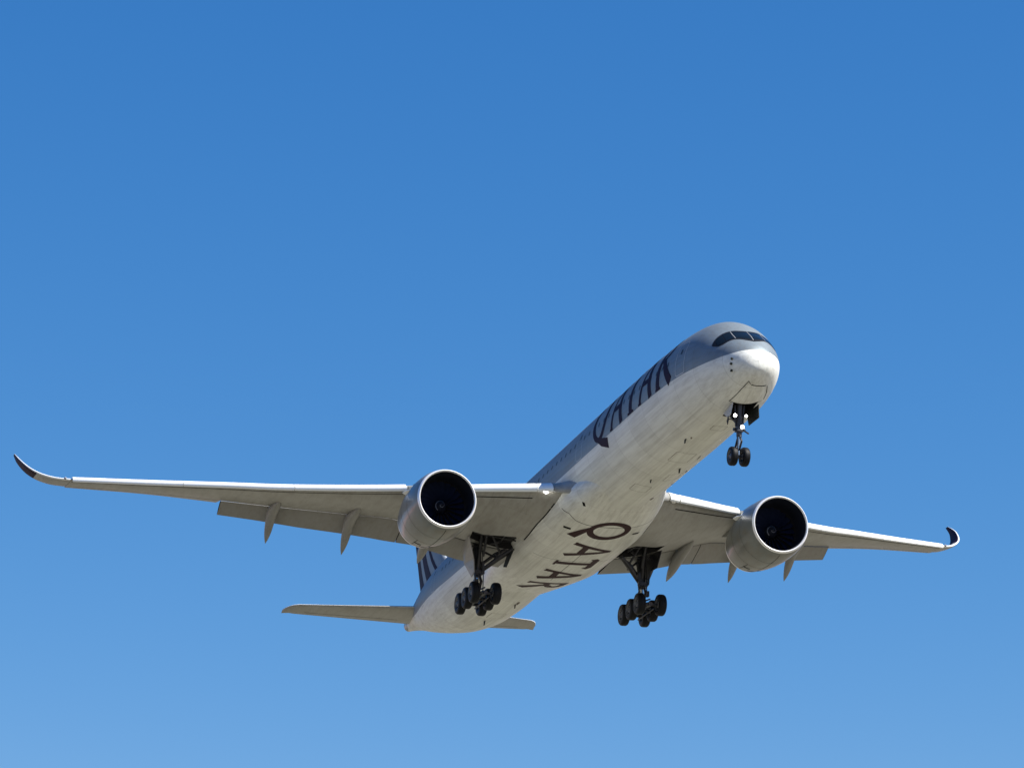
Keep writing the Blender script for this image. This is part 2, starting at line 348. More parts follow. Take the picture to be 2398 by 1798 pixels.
def glyph(mb, ch, fn, x, w, h, t, tail=.25, thin=.68):
    """letters in thick-and-thin capitals; x left edge, baseline 0, height h, t thick stroke"""
    f = lambda a, b_, o: fn(x + a, b_, o)
    th = t * thin
    if ch == 'A':
        ap = (w * .50, h); stroke(mb, f, [(t*.3, 0), ap], [th, th*.8], 0); stroke(mb, f, [(w - t*.4, 0), (w*.5, h)], [t*1.1, t*.8], 1)
        stroke(mb, f, [(w*.22, h*.33), (w*.80, h*.33)], th, 2)
        stroke(mb, f, [(-t*.15, t*.12), (t*.8, t*.12)], t*.3, 3)
    if ch == 'T':
        stroke(mb, f, [(w*.5, 0), (w*.5, h - th*.5)], [t*1.15, t], 0); stroke(mb, f, [(0, h - th*.9), (w*.12, h - th*.4), (w*.88, h - th*.4), (w, h - th*.9)], th, 1)
        stroke(mb, f, [(w*.5 - t, t*.12), (w*.5 + t, t*.12)], t*.3, 2)
    if ch == 'Q':
        n = 40; P_ = []; Wd = []
        for i in range(n):
            a = 2*math.pi*i/n; P_.append((w*.5 + (w*.5 - t*.4)*math.cos(a), h*.5 + (h*.5 - th*.4)*math.sin(a))); Wd.append(th*.8 + (t*1.05 - th*.8) * abs(math.cos(a)))
        Wd.append(Wd[0]); stroke(mb, f, P_, Wd, 0, closed=True, step=.08)
        stroke(mb, f, [(w*.42, h*.04), (w*.62, -h*tail*.25), (w*1.02, -h*tail)], [t*.5, t*.95, t*1.25], 1)
    if ch == 'R':
        stroke(mb, f, [(t*.6, 0), (t*.6, h)], [t*1.15, t], 0)
        bw = w*.72; P_ = [(t*.6, h - th*.5), (bw*.6, h - th*.5)] + [(bw*.6 + bw*.36*math.cos(a), h*.75 - th*.0 + (h*.25 - th*.5)*math.sin(a)) for a in np.linspace(math.pi/2, -math.pi/2, 14)[1:-1]] + [(bw*.6, h*.5), (t*.6, h*.5)]
        stroke(mb, f, P_, [th, th] + [th + (t - th)*math.sin(math.pi*(i+1)/13) for i in range(12)] + [th, th], 1, step=.08)
        stroke(mb, f, [(w*.40, h*.48), (w*.98, 0)], [t*.8, t*1.35], 2)
        stroke(mb, f, [(-t*.1, t*.12), (t*1.4, t*.12)], t*.3, 3)

RAD = 2.97
TH0 = math.radians(-6.5); HT = 3.45
for side in (1, -1):
    mb = MB()
    if side == 1:      # starboard: reads tail to nose
        fn = lambda u, v, o: fus_pt(20.55 - u, TH0 + v / RAD, o)
        lay = [('Q', 0.0, 2.75), ('A', 3.55, 2.15), ('T', 6.05, 2.35), ('A', 8.7, 2.1), ('R', 11.55, 2.25)]
        for ch, x, w in lay: glyph(mb, ch, fn, x, w, HT, .50, .13)
    else:
        def fn(u, v, o):
            p = fus_pt(6.2 + u, TH0 + v / RAD, o); return np.array([p[0], -p[1], p[2]])
        for ch, x, w in [('Q', 0.6, 2.75), ('A', 3.95, 2.15), ('T', 6.5, 2.35), ('A', 9.2, 2.1), ('R', 12.0, 2.25)]: glyph(mb, ch, fn, x, w, HT, .50, .13)
    mb.out('side_lettering', M_burg, JET, smooth=False, fix=False)
mb = MB()
fnb = lambda u, v, o: P(u, v - 1.05, zf(u, v - 1.05, o))
for ch, x, w in [('Q', 25.85, 2.95), ('A', 29.75, 2.85), ('T', 33.15, 2.3), ('A', 36.05, 2.3), ('R', 39.55, 2.6)]:
    glyph(mb, ch, fnb, x, w, 2.62, .50, .25, .86)
mb.out('belly_lettering', M_burgb, JET, smooth=False, fix=False)

# ------------------------------------------------------------------ cockpit glazing, doors, cabin windows, small fuselage details
yu = [0, .36, .67, 1.1, 1.48, 1.69, 1.84]; su = [1.87, 1.95, 2.08, 2.22, 2.31, 2.34, 2.30]
yl = [0, .26, .73, 1.0, 1.21, 1.41, 1.68, 1.84]; sL = [.66, .74, 1.05, 1.26, 1.38, 1.50, 1.84, 2.22]
def glaze(mb, y0, y1, f0, f1, off, ny=24, nxx=12, m=0):
    R = []
    for y in np.linspace(y0, y1, ny):
        a, c = float(pchip(yl, sL, abs(y))), float(pchip(yu, su, abs(y)))
        R.append([fus_sy(a + (c - a) * (f0 + (f1 - f0) * q), y, off) for q in np.linspace(0, 1, nxx)])
    mb.loft(R, m, closed=False)
mb = MB(); glaze(mb, -1.84, 1.84, 0, 1, .012, 70, 16)
GL = mb.out('cockpit_glazing', M_mask, JET)
for y0, y1 in ((-1.66, -1.32), (-1.28, -.90), (-.80, -.04), (.04, .80), (.90, 1.28), (1.32, 1.66)):
    mb = MB(); glaze(mb, y0, y1, .12, .86, .018); mb.out('window_pane', M_glass, GL)
for y in (-.85, .0, .85):
    mb = MB(); glaze(mb, y - .016, y + .016, .08, .93, .024, 3, 12); mb.out('window_post', M_post, GL)

def outline(mb, fn, s0, s1, v0, v1, w, k=0, r=.18):
    pts = []
    for cx_, cy_, a0 in ((s1 - r, v1 - r, 0), (s0 + r, v1 - r, 90), (s0 + r, v0 + r, 180), (s1 - r, v0 + r, 270)):
        for a in (0, 30, 60, 90): pts.append((cx_ + r*math.cos(math.radians(a0 + a)), cy_ + r*math.sin(math.radians(a0 + a))))
    stroke(mb, fn, pts, w, k, closed=True, nx=3)
def side_fn(sd):
    def fn(u, v, o):
        p = fus_pt(u, v / RAD, o); return np.array([p[0], -sd * p[1], p[2]]) if sd > 0 else p
    return fn
for sd in (-1, 1):
    for s0, s1 in ((4.8, 5.95), (22.6, 23.7), (42.4, 43.5), (56.2, 57.3)):
        mb = MB(); outline(mb, side_fn(sd), s0, s1, -.32, 1.75, .05 if s0 < 6 else .03); d = mb.out('cabin_door', M_line, JET, smooth=False, fix=False)
        mb = MB(); stroke(mb, side_fn(sd), [((s0+s1)/2 - .1, 1.1), ((s0+s1)/2 + .1, 1.1)], .32, 1); mb.out('door_window', M_cabin, d, smooth=False, fix=False)
    xs = [s for s in np.arange(7.2, 55.5, .94) if not any(a - .35 < s < b_ + .35 for a, b_ in ((22.6, 23.7), (42.4, 43.5)))][:49]
    for s in xs:
        mb = MB(); f = side_fn(sd)
        pts = [(s + .10*math.cos(a), .80 + .16*math.sin(a)) for a in np.linspace(0, 2*math.pi, 12, endpoint=False)]
        mb.add([f(u, v, .008) for u, v in pts], [tuple(range(12))]); mb.out('cabin_window', M_cabin, JET, smooth=False, fix=False)
# nose probes, antennas, drain masts, scuff marks on the belly
for sd in (-1,):
    for s, th in ((.70, 0), (.78, -13), (.92, -30)):
        p = fus_pt(s, math.radians(th), 0); q = fus_pt(s, math.radians(th), .11 if sd < 0 else .04); q2 = q + np.array([.13, 0, 0])
        if sd > 0: p[1] *= -1; q[1] *= -1; q2[1] *= -1
        mb = MB(); mb.tube([p, (p + q)/2 - np.array([.02, 0, 0]), q, q2], [.075, .06, .035, .02], 8)
        c = p; nn = (q - p) / np.linalg.norm(q - p); a = np.cross(nn, [1, 0, 0]); a /= np.linalg.norm(a); b2 = np.cross(nn, a)
        mb.add([c + nn * .012 + .095*(a*math.cos(t_) + b2*math.sin(t_)) for t_ in np.linspace(0, 2*math.pi, 4, endpoint=False)], [(0, 1, 2, 3)])
        mb.out('air_data_probe', M_doorin, JET)
for s, y, l in ((9.4, -.95, .28), (14.6, .5, .3), (17.2, -.4, .22), (47.5, .35, .3), (52.5, -.3, .35)):
    p = fus_sy(s, y, -.02, top=False); mb = MB()
    mb.plate([p, p + np.array([-l, 0, 0]), p + np.array([-l*1.15, 0, -l*.8]), p + np.array([-l*.6, 0, -l*.8])], (0, 1, 0), .035); mb.out('blade_antenna', M_doorin, JET, smooth=False)
for k, (s, y, w, l) in enumerate(((21.6, 1.15, .26, .55), (8.9, -.8, .10, .26), (19.0, 1.5, .12, .35), (20.4, 1.55, .10, .3), (46.9, .4, .2, .8), (12.2, .9, .08, .9), (15.8, 1.3, .1, .5))):
    mb = MB(); stroke(mb, lambda u, v, o: fus_sy(u, v, o, top=False), [(s, y), (s + l*.4, y + .02), (s + l, y + .06)], [w*.3, w, w*.3], k, nx=3)
    mb.out('oil_stain', M_dirt, FUS, smooth=False, fix=False)
for s0, s1, y0, y1 in ((11.6, 13.4, -.7, .45), (16.0, 17.3, .3, 1.2), (6.2, 7.0, -.4, .4), (18.6, 19.8, -.9, .1), (50.2, 51.6, -.5, .5)):
    mb = MB(); outline(mb, lambda u, v, o: fus_sy(u, v, o, top=False), s0, s1, y0, y1, .022, 0, .08); mb.out('access_panel_outline', M_dirt, FUS, smooth=False, fix=False)
# radome joint and nose gear front doors outline
mb = MB()
fnose = lambda u, v, o: fus_pt(u, v, o)
th_ = np.radians
stroke(mb, fnose, [(.62, th_(-77)), (1.6, th_(-73)), (2.75, th_(-73))], .028, 0, nx=3)
R = []
def seam(pts, w, off=.012):
    """thin ribbon through 3D fuselage points given as (s, y)"""
    R = []
    P3 = [np.array(p, float) for p in pts]; path = []
    for i in range(len(P3)-1):
        n = max(1, int(np.linalg.norm(P3[i+1]-P3[i]) / .1)); path += [P3[i] + (P3[i+1]-P3[i])*j/n for j in range(n)]
    path.append(P3[-1])
    for i, p in enumerate(path):
        d = path[min(i+1, len(path)-1)] - path[max(i-1, 0)]; d /= np.linalg.norm(d); nn = np.array([-d[1], d[0]]) * w / 2
        R.append([fus_sy(*(p + nn), off, top=False), fus_sy(*(p - nn), off, top=False)])
    return R
mb = MB()
for pts, w in (([(.80, -.30), (1.5, -.50), (2.8, -.74)], .035), ([(2.8, -.74), (2.75, 0), (2.8, 1.15)], .03), ([(1.35, .95), (2.0, 1.15), (2.8, 1.25)], .035), ([(1.02, -.08), (1.10, .35), (1.25, .85)], .05), ([(.80, -.30), (.98, -.14)], .03)):
    mb.loft(seam(pts, w), closed=False)
mb.out('nose_door_seam', M_gap, JET, smooth=False, fix=False)
def fair_strip(pts, w, off):
    P3 = [np.array(p, float) for p in pts]; path = []; R = []
    for i in range(len(P3)-1):
        n = max(1, int(np.linalg.norm(P3[i+1]-P3[i]) / .08)); path += [P3[i] + (P3[i+1]-P3[i])*j/n for j in range(n)]
    path.append(P3[-1])
    for i, p in enumerate(path):
        d = path[min(i+1, len(path)-1)] - path[max(i-1, 0)]; d /= np.linalg.norm(d); nn = np.array([-d[1], d[0]]) * w / 2
        a, c = p + nn, p - nn; R.append([P(a[0], a[1], zf(a[0], a[1], off)), P(c[0], c[1], zf(c[0], c[1], off))])
    return R
mb = MB()
mb.loft(fair_strip([(26.45, -3.0), (26.2, -2.6), (26.55, -2.1), (26.73, -1.28), (26.75, 0), (26.7, 1.3), (26.5, 2.2), (26.3, 2.9)], .05, .004), closed=False)
mb.loft(fair_strip([(28.0, -2.42), (27.9, -1.98)], .26, .006), closed=False); mb.loft(fair_strip([(28.0, 1.98), (28.1, 2.42)], .26, .006), closed=False)
mb.loft(fair_strip([(24.2, -2.34), (24.5, -2.18)], .16, .005), closed=False)
for y in (0,): mb.loft(fair_strip([(30.5, y), (36, y), (38.6, y)], .03, .003), closed=False)
mb.loft(fair_strip([(33.8, -2.6), (33.8, -1.5), (33.7, 1.5), (33.8, 2.6)], .03, .003), closed=False)
mb.out('panel_seam', M_gap, FAIR, smooth=False, fix=False)

# ------------------------------------------------------------------ wings
YW = [0.8, 3, 4.6, 5.8, 8.6, 10.5, 13, 18.3, 20.4, 25, 29.7]
ZL = [-1.15, -.97, -.85, -.72, -.42, -.18, .10, .80, 1.15, 1.88, 2.66]     # visible leading line (slat crest)
ZT = [-2.9, -2.65, -2.35, -2.0, -1.05, -.32, .10, .98, 1.34, 2.06, 2.62]     # trailing edge height, flaps up
YT = [0.8, 3, 9, 11, 29.7]; ST = [39.0, 39.2, 39.7, 40.2, 47.45]
def zl(y): return float(pchip(YW, ZL, y))
def zt(y): return float(pchip(YW, ZT, y))
def s_le(y): return 23.47 + .7275 * y
def s_te(y): return float(np.interp(y, YT, ST))
def kk(y): return float(np.interp(y, [3, 10, 29.7], [1.35, 1.08, .80]))       # slat size
def tc(y): return float(np.interp(y, [1, 5, 10, 30], [.135, .125, .108, .095]))
XF = np.array([1, .96, .9, .82, .72, .6, .48, .36, .26, .17, .10, .055, .025, .008, 0])
def yt(x): return 5 * (.2969*np.sqrt(x) - .126*x - .3516*x**2 + .2843*x**3 - .1036*x**4)
def foil(x1, t_, up_=1.15, lo=.85):
    X = XF * x1
    return [(x, up_ * t_ * yt(x)) for x in X] + [(x, -lo * t_ * yt(x)) for x in X[::-1][1:]]
def w_axis(y):      # main-wing leading point, behind and below the slat crest
    k = float(np.interp(y, [3, 10, 29.7], [1.08, .80, .46])); return s_le(y) + .12 * k, zl(y) - .34 * k
def wing_ring(y, x1, sgn):
    s0, z0 = w_axis(y); s1, z1 = s_te(y), zt(y); c = np.array([s1 - s0, z1 - z0]); cl = np.linalg.norm(c); nn = np.array([-c[1], c[0]]) / cl
    return [P(s0 + c[0]*x + nn[0]*h*cl, sgn*y, z0 + c[1]*x + nn[1]*h*cl) for x, h in foil(x1, tc(y))]
def under(y, x):    # underside point
    s0, z0 = w_axis(y); s1, z1 = s_te(y), zt(y); c = np.array([s1 - s0, z1 - z0]); cl = np.linalg.norm(c); nn = np.array([-c[1], c[0]]) / cl; h = -.85 * tc(y) * yt(x)
    return s0 + c[0]*x + nn[0]*h*cl, z0 + c[1]*x + nn[1]*h*cl
FLAP0, FLAP1 = .755, 20.55
WLE = [(29.7, 45.08, 2.66), (30.5, 45.75, 2.86), (31.25, 46.45, 3.2), (31.9, 47.3, 3.75), (32.25, 48.25, 4.35), (32.45, 49.3, 4.95), (32.5, 50.5, 5.5)]
WCH = [2.3, 2.15, 1.95, 1.7, 1.4, 1.0, .45]
def slat_sec(k):
    return [(.55*k, .12*k), (.28*k, .065*k), (0, 0), (-.20*k, -.11*k), (-.32*k, -.23*k), (-.38*k, -.34*k), (-.36*k, -.43*k), (-.27*k, -.48*k), (-.18*k, -.38*k), (0, -.14*k), (.53*k, .085*k)]
for sgn in (-1, 1):
    mb = MB(); rings = []
    ys = list(np.linspace(.8, FLAP1, 40)); rings = [wing_ring(y, FLAP0, sgn) for y in ys]
    rings += [wing_ring(y, 1.0, sgn) for y in [FLAP1 + .02] + list(np.linspace(21, 29.7, 18))]
    mb.loft(rings); WING = mb.out('wing', M_wing, JET, angle=30)
    # main gear bay
    bay = [(34.5, 6.3), (34.4, 5.6), (33.5, 4.6), (33.1, 3.9), (33.6, 3.3), (35.4, 3.1), (35.9, 4.2), (35.9, 5.7), (35.8, 6.1)]
    bv, bf = prism([(s, sgn*y) for s, y in bay], -2, -4.6)
    for i_, (s_, y_) in enumerate(bay):
        x_ = (s_ - w_axis(y_)[0]) / (s_te(y_) - w_axis(y_)[0]); bv[i_] = P(s_, sgn*y_, under(y_, x_)[1] + .42)
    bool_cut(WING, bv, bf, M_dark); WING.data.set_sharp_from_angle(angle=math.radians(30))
    # slats
    for a, c in ((4.55, 9.75), (11.35, 17.3), (17.34, 23.4), (23.44, 29.6)):
        mb = MB(); rings = []
        for y in np.linspace(a, c, 14):
            k = kk(y); rings.append([P(s_le(y) + u - .0*k, sgn*y, zl(y) + v_) for u, v_ in slat_sec(k)])
        mb.loft(rings); mb.out('slat', M_slat, WING, angle=50)
    mb = MB(); rings = []
    for y, q in ((3.72, 1.0), (4.0, 1.0), (4.5, 1.0)):      # fixed root fillet with the landing light
        k = kk(y)*q; rings.append([P(s_le(y) + u + .05, sgn*y, zl(y) + v_) for u, v_ in slat_sec(k)])
    mb.loft(rings); mb.out('wing_root_fillet', M_slat, WING, angle=50)
    mb = MB(); rings = []
    for y, q, dx, dz_ in ((2.3, 1.9, -.55, .10), (2.7, 1.55, -.30, .05), (3.1, 1.25, -.05, .0), (3.4, 1.08, .08, 0), (3.70, .98, .10, 0)):
        k = kk(y)*q; rings.append([P(s_le(y) + u + .05 + dx, sgn*y, zl(y) + v_ + dz_) for u, v_ in slat_sec(k)])
    mb.loft(rings); mb.out('wing_root_shoulder', M_wing, WING, angle=60)  # grey instead of bright metal paints in the shade towards the fuselage
    y = 4.05; c = P(s_le(y) - .22, sgn*y, zl(y) - .55); mb = MB(); d = np.array([.93, 0, -.37])
    mb.tube([c - d*.12, c, c + d*.05, c + d*.08], [.12, .17, .15, .05], 16); mb.out('landing_light', M_lamp if sgn < 0 else M_chrome, WING)
    mb = MB()
    for y0, y1 in ((4.55, 9.75), (11.35, 29.6)):
        R = []
        for y in np.linspace(y0, y1, 30):
            xa = .36 * kk(y) / (s_te(y) - s_le(y)); a = under(y, xa); c = under(y, xa + .055 / (s_te(y) - s_le(y)) * (1.6 if y < 10 else 1)); R.append([P(a[0], sgn*y, a[1] - .008), P(c[0], sgn*y, c[1] - .008)])
        mb.loft(R, closed=False)
    mb.out('slat_gap', M_gap, WING, smooth=False, fix=False)
    # flaps
    for a, c in ((3.3, 9.83), (9.88, FLAP1 - .05)):
        mb = MB(); rings = []
        for y in np.linspace(a, c, 16):
            su_, zu = under(y, FLAP0); s1 = s_te(y) - .04
            z1 = float(np.interp(y, [3.2, 5.8, 8.8, 10.5, 12.9, 15.6, 18.2, 20.6], [-2.85, -2.5, -1.68, -1.42, -.92, -.43, .12, .57]))
            p0 = np.array([su_ + .12, zu - .03]); p1 = np.array([s1, z1]); cc = p1 - p0; cl = np.linalg.norm(cc); nn = np.array([-cc[1], cc[0]]) / cl
            rings.append([P(p0[0] + cc[0]*x + nn[0]*(h+.03*(1-x))*cl, sgn*y, p0[1] + cc[1]*x + nn[1]*(h+.03*(1-x))*cl) for x, h in foil(1.0, .15, 1.3, .35)])
        mb.loft(rings); FL = mb.out('flap', M_flap, WING, angle=40)
        mb = MB(); R = []
        for y in np.linspace(a, c, 24):
            p = under(y, FLAP0); q_ = under(y, FLAP0 - .009); R.append([P(q_[0], sgn*y, q_[1] - .008), P(p[0], sgn*y, p[1] - .008), P(p[0] + .012, sgn*y, p[1]), P(p[0] + .012, sgn*y, p[1] + .16)])
        mb.loft(R, closed=False); mb.out('flap_gap_shade', M_gap, WING, smooth=False, fix=False)  # black strip paints the shadow around the flap gap onto the wing
        for e_, sg2 in ((rings[0], -1), (rings[-1], 1)):
            mb = MB(); off_ = np.array([0, sgn*sg2*.012, 0]); mb.add([v_ + off_ for v_ in e_], [tuple(range(len(e_)))]); mb.out('flap_end_shade', M_gap, WING, smooth=False, fix=False)  # black sheet paints the flap end faces as unlit
    # flap track fairings
    for yf, tip, w_ in ((8.3, (40.27, -2.67), .36), (12.95, (41.45, -2.13), .34), (17.48, (43.19, -1.27), .32)):
        s0, z0 = under(yf, .44 if yf > 10 else .5); sm, zm = under(yf, .80); sm2 = (sm + .25); tipv = np.array(tip)
        path = [np.array([s0, z0 + .05]), np.array([s0 + .35*(sm-s0), z0 + .35*(zm-z0) - .10]), np.array([s0 + .75*(sm-s0), z0 + .75*(zm-z0) - .26]), np.array([sm, zm - .42]),
                (np.array([sm, zm - .42]) + tipv)*.5 + np.array([0.05, .0]), tipv*.82 + .18*np.array([sm, zm - .42]), tipv]
        hh = [.03, .20, .34, .42, .30, .14, .02]; ww = [.02, .72, .95, 1.0, .78, .42, .05]; R = []
        tt = np.linspace(0, 6, 25)
        for q in tt:
            c = np.array([pchip(range(7), [p[0] for p in path], q), pchip(range(7), [p[1] for p in path], q)]); h_ = float(pchip(range(7), hh, q)); v2 = float(pchip(range(7), ww, q)) * w_
            R.append([P(c[0], sgn*yf + v2*math.cos(a), c[1] + h_*math.sin(a)*(1.2 if math.sin(a) > 0 else 1)) for a in np.linspace(0, 2*math.pi, 18, endpoint=False)])
        mb = MB(); mb.loft(R); mb.out('flap_track_fairing', M_flap, WING, angle=60)
    # aileron gaps on the underside
    mb = MB()
    for y0, y1, x in ((20.7, 25.1, .76), (25.25, 29.3, .76)):
        R = []
        for y in np.linspace(y0, y1, 12):
            a = under(y, x); c = under(y, x + .014); R.append([P(a[0], sgn*y, a[1] - .006), P(c[0], sgn*y, c[1] - .006)])
        mb.loft(R, closed=False)
    mb.out('aileron_gap', M_gap, WING, smooth=False, fix=False)
    # winglet
    mb = MB(); rings = []; tt = np.linspace(0, 6, 31)
    col = lambda j, q: float(pchip(range(7), [p[j] for p in WLE], q))
    for i, q in enumerate(tt):
        y, s, z = col(0, q), col(1, q), col(2, q); e = .05; dy = col(0, min(q+e, 6)) - col(0, max(q-e, 0)); dz = col(2, min(q+e, 6)) - col(2, max(q-e, 0))
        l = math.hypot(dy, dz); ny, nz = -dz/l, dy/l; c = float(pchip(range(7), WCH, q)); tk = .10 if q < 5.5 else .08
        r = []
        for x, h in foil(1.0, tk):
            r.append(P(s + c*x, sgn*(y + ny*h*c), z - .16*(1 - q/6)*(1 - x*.6) + nz*h*c + (c*x*.03)))
        rings.append(r)
    n = len(rings[0]); mb.loft(rings)
    # leading strip bare metal, burgundy field beyond the bend
    mats_i = []
    for i in range(len(rings) - 1):
        for j in range(n):
            x = XF[min(j, 28 - j)] if j <= 28 else 1
            mats_i.append(2 if 11 <= j <= 16 else (1 if tt[i] > 2.3 else 0))
    mb.M[:len(mats_i)] = mats_i
    WL = mb.out('winglet', [M_wing, M_burg, M_slat], WING, angle=60)
    p = P(45.35, sgn*30.0, 2.62); mb = MB(); mb.tube([p, p + np.array([.1, 0, -.02]), p + np.array([.18, 0, -.02])], [.09, .08, .02], 10); mb.out('navigation_light', M_spiral, WING)
    # seam between wing and belly fairing
    mb = MB(); R = []
    def uz(s_, y_):
        s0, _ = w_axis(y_); return under(y_, max((s_ - s0) / (s_te(y_) - s0), .01))[1]
    for s in np.linspace(26.9, 33.2, 26):
        y = 3.7
        while y > 2.2 and zf(s, y) > uz(s, y): y -= .01
        R.append([P(s, sgn*(y + .005), uz(s, y + .005) - .012), P(s, sgn*(y + .085), uz(s, y + .085) - .012)])
    mb.loft(R, closed=False); mb.out('wing_joint_seal', M_gap, WING, smooth=False, fix=False)

# ------------------------------------------------------------------ engines
def make_engine(sgn):
    E = bpy.data.objects.new('engine', None); COL.objects.link(E); E.parent = JET
    y0, z0, s0 = sgn * 10.51, -2.73, 25.02
    E.location = P(s0, y0, z0)
    inv = lambda s, r, a, dz=0: P(s - s0, r*math.cos(a), r*math.sin(a) + dz) + np.array([s0 - s0, 0, 0])
    A = np.linspace(0, 2*math.pi, 96, endpoint=False)
    def rev(prof, dzf=lambda s: 0): return [[P(s, r*math.cos(a), r*math.sin(a) + dzf(s)) for a in A] for s, r in prof]
    dz = lambda s: .0
    # s relative to the lip highlight
    outer = [(.15, 1.815), (.34, 1.865), (.7, 1.925), (1.2, 1.97), (1.9, 1.995), (2.7, 1.985), (3.5, 1.93), (4.3, 1.83), (5.0, 1.71), (5.75, 1.55), (5.75, 1.50), (5.0, 1.52), (4.2, 1.5)]
    mb = MB(); mb.loft(rev(outer), cap=(False, False)); mb.out('nacelle', M_nac, E)
    lip = [(.15, 1.818), (.09, 1.795), (.02, 1.755), (0, 1.725), (.015, 1.695), (.05, 1.668), (.09, 1.652)]
    mb = MB(); mb.loft(rev(lip), cap=(False, False)); mb.out('inlet_lip', M_lip, E)
    inner = [(.09, 1.650), (.16, 1.63), (.30, 1.607), (.6, 1.575), (1.0, 1.56), (1.5, 1.56), (1.62, 1.56)]
    mb = MB(); mb.loft(rev(inner), cap=(False, False)); mb.out('inlet_liner', M_liner, E, fix=False)
    mb = MB(); mb.loft(rev([(2.15, 1.56), (2.16, .3)]), cap=(False, False)); mb.loft(rev([(1.62, 1.56), (2.15, 1.56)]), cap=(False, False)); mb.out('fan_duct', M_dark, E, fix=False)
    mb = MB()
    for k in range(22):
        a0 = 2*math.pi*k/22; R = []
        for r in np.linspace(.42, 1.545, 8):
            u = (r - .42)/1.125; tw = math.radians(20 + 42*u); ch = .30 + .14*math.sin(u*math.pi*.8); sw = .16*math.sin(u*math.pi) ; ar = a0 + .10*u
            for_ = []
            for q, th2 in ((-.5, 0), (0, .012), (.5, 0), (0, -.012)):
                ds = ch*q*math.cos(tw) + sw*-.6; dt = ch*q*math.sin(tw)*sgn*0 + ch*q*math.sin(tw) + th2; aa = ar + dt/r
                for_.append(P(1.85 + ds, r*math.cos(aa), r*math.sin(aa)))
            R.append(for_)
        mb.loft(R)
    mb.out('fan', M_fan, E, angle=60)
    sp = [(1.30, .012), (1.34, .07), (1.42, .15), (1.55, .26), (1.70, .36), (1.85, .43), (2.05, .45)]
    mb = MB(); mb.loft([[P(s, r*math.cos(a), r*math.sin(a)) for a in A[::3]] for s, r in sp]); SP = mb.out('spinner', M_spin, E)
    mb = MB(); R = []
    for q in np.linspace(0, 1, 40):
        a = math.radians(200 + 400*q); r = .10 + .21*q; s_ = float(np.interp(r, [x[1] for x in sp], [x[0] for x in sp])); w_ = .02 + .015*q
        s2 = float(np.interp(r + w_, [x[1] for x in sp], [x[0] for x in sp])); R.append([P(s_ - .012, r*math.cos(a), r*math.sin(a)), P(s2 - .012, (r+w_)*math.cos(a), (r+w_)*math.sin(a))])
    mb.loft(R, closed=False); mb.out('spinner_spiral', M_spiral, SP, fix=False)
    core = [(4.0, 1.25), (5.0, 1.16), (5.8, .98), (6.5, .78), (6.5, .70), (5.6, .66)]
    mb = MB(); mb.loft(rev(core), cap=(False, False)); mb.out('core_nozzle', M_hot, E)
    mb = MB(); mb.loft([[P(s, r*math.cos(a), r*math.sin(a)) for a in A[::3]] for s, r in ((5.5, .5), (6.4, .46), (7.0, .30), (7.5, .12), (7.7, .02))]); mb.out('exhaust_cone', M_hot, E)
    # pylon: from the nacelle crown back under the wing
    R = []
    for s, zb, ztp, w_ in ((1.4, 1.75, 2.02, .02), (2.2, 1.6, 2.22, .16), (3.4, 1.5, 2.42, .26), (5.0, 1.2, 2.56, .30), (6.3, 1.0, 2.60, .30), (7.6, 1.2, 2.50, .28), (9.2, 1.55, 2.35, .22), (10.6, 1.95, 2.2, .04)):
        R.append([P(s, w_*math.cos(a), (zb+ztp)/2 + (ztp-zb)/2*math.sin(a)) for a in np.linspace(0, 2*math.pi, 16, endpoint=False)])
    mb = MB(); mb.loft(R); mb.out('pylon', M_nac, E, angle=70)
    # strake on the inboard shoulder
    mb = MB(); aa = math.radians(40) if sgn < 0 else math.radians(140)
    aa = math.radians(150)
    d = np.array([0, math.cos(aa), math.sin(aa)]); mb.plate([P(2.0, 0, 0) + d*1.97, P(3.3, 0, 0) + d*1.93, P(3.3, 0, 0) + d*2.2, P(2.8, 0, 0) + d*2.17], np.cross(d, [1, 0, 0]), .05)
    mb.out('strake', M_slat, E, smooth=False)
    mb = MB(); mb.loft(rev([(5.55, 1.60), (5.76, 1.556), (5.765, 1.53), (5.74, 1.505)]), cap=(False, False)); mb.out('nozzle_lip', M_lip, E)
    mb = MB()
    for a0 in (math.radians(-90), math.radians(-62), math.radians(-118)):
        so = [(.34, 1.865), (.7, 1.925), (1.2, 1.97), (1.9, 1.995), (2.7, 1.985), (3.5, 1.93), (4.3, 1.83), (5.0, 1.71), (5.5, 1.61)]
        if a0 != math.radians(-90): so = so[5:]
        mb.loft([[P(s_, (r_+.005)*math.cos(a0 - .009), (r_+.005)*math.sin(a0 - .009)), P(s_, (r_+.005)*math.cos(a0 + .009), (r_+.005)*math.sin(a0 + .009))] for s_, r_ in so], closed=False)
    for s_, r_ in ((1.9, 1.995), (3.5, 1.93)):
        mb.loft([[P(s_ - .012, (r_+.006)*math.cos(a), (r_+.006)*math.sin(a)), P(s_ + .012, (r_+.004)*math.cos(a), (r_+.004)*math.sin(a))] for a in np.linspace(math.radians(-250), math.radians(70), 90)], closed=False)
    mb.out('cowl_seam', M_gap, E, smooth=False, fix=False)
    for a_, s_ in ((-112, 4.3), (-96, 5.0), (-80, 4.5)):
        mb = MB(); R = []
        for q in np.linspace(-.13, .13, 5):
            R.append([P(s_ + u, (float(np.interp(s_ + u, [1.9, 2.7, 3.5, 4.3, 5.0, 5.75], [1.995, 1.985, 1.93, 1.83, 1.71, 1.55])) + .012)*math.cos(math.radians(a_) + q), (float(np.interp(s_ + u, [1.9, 2.7, 3.5, 4.3, 5.0, 5.75], [1.995, 1.985, 1.93, 1.83, 1.71, 1.55])) + .012)*math.sin(math.radians(a_) + q)) for u in (0, .1, .2)])
        mb.loft(R, closed=False); mb.out('nacelle_vent', M_gap, E, smooth=False, fix=False)
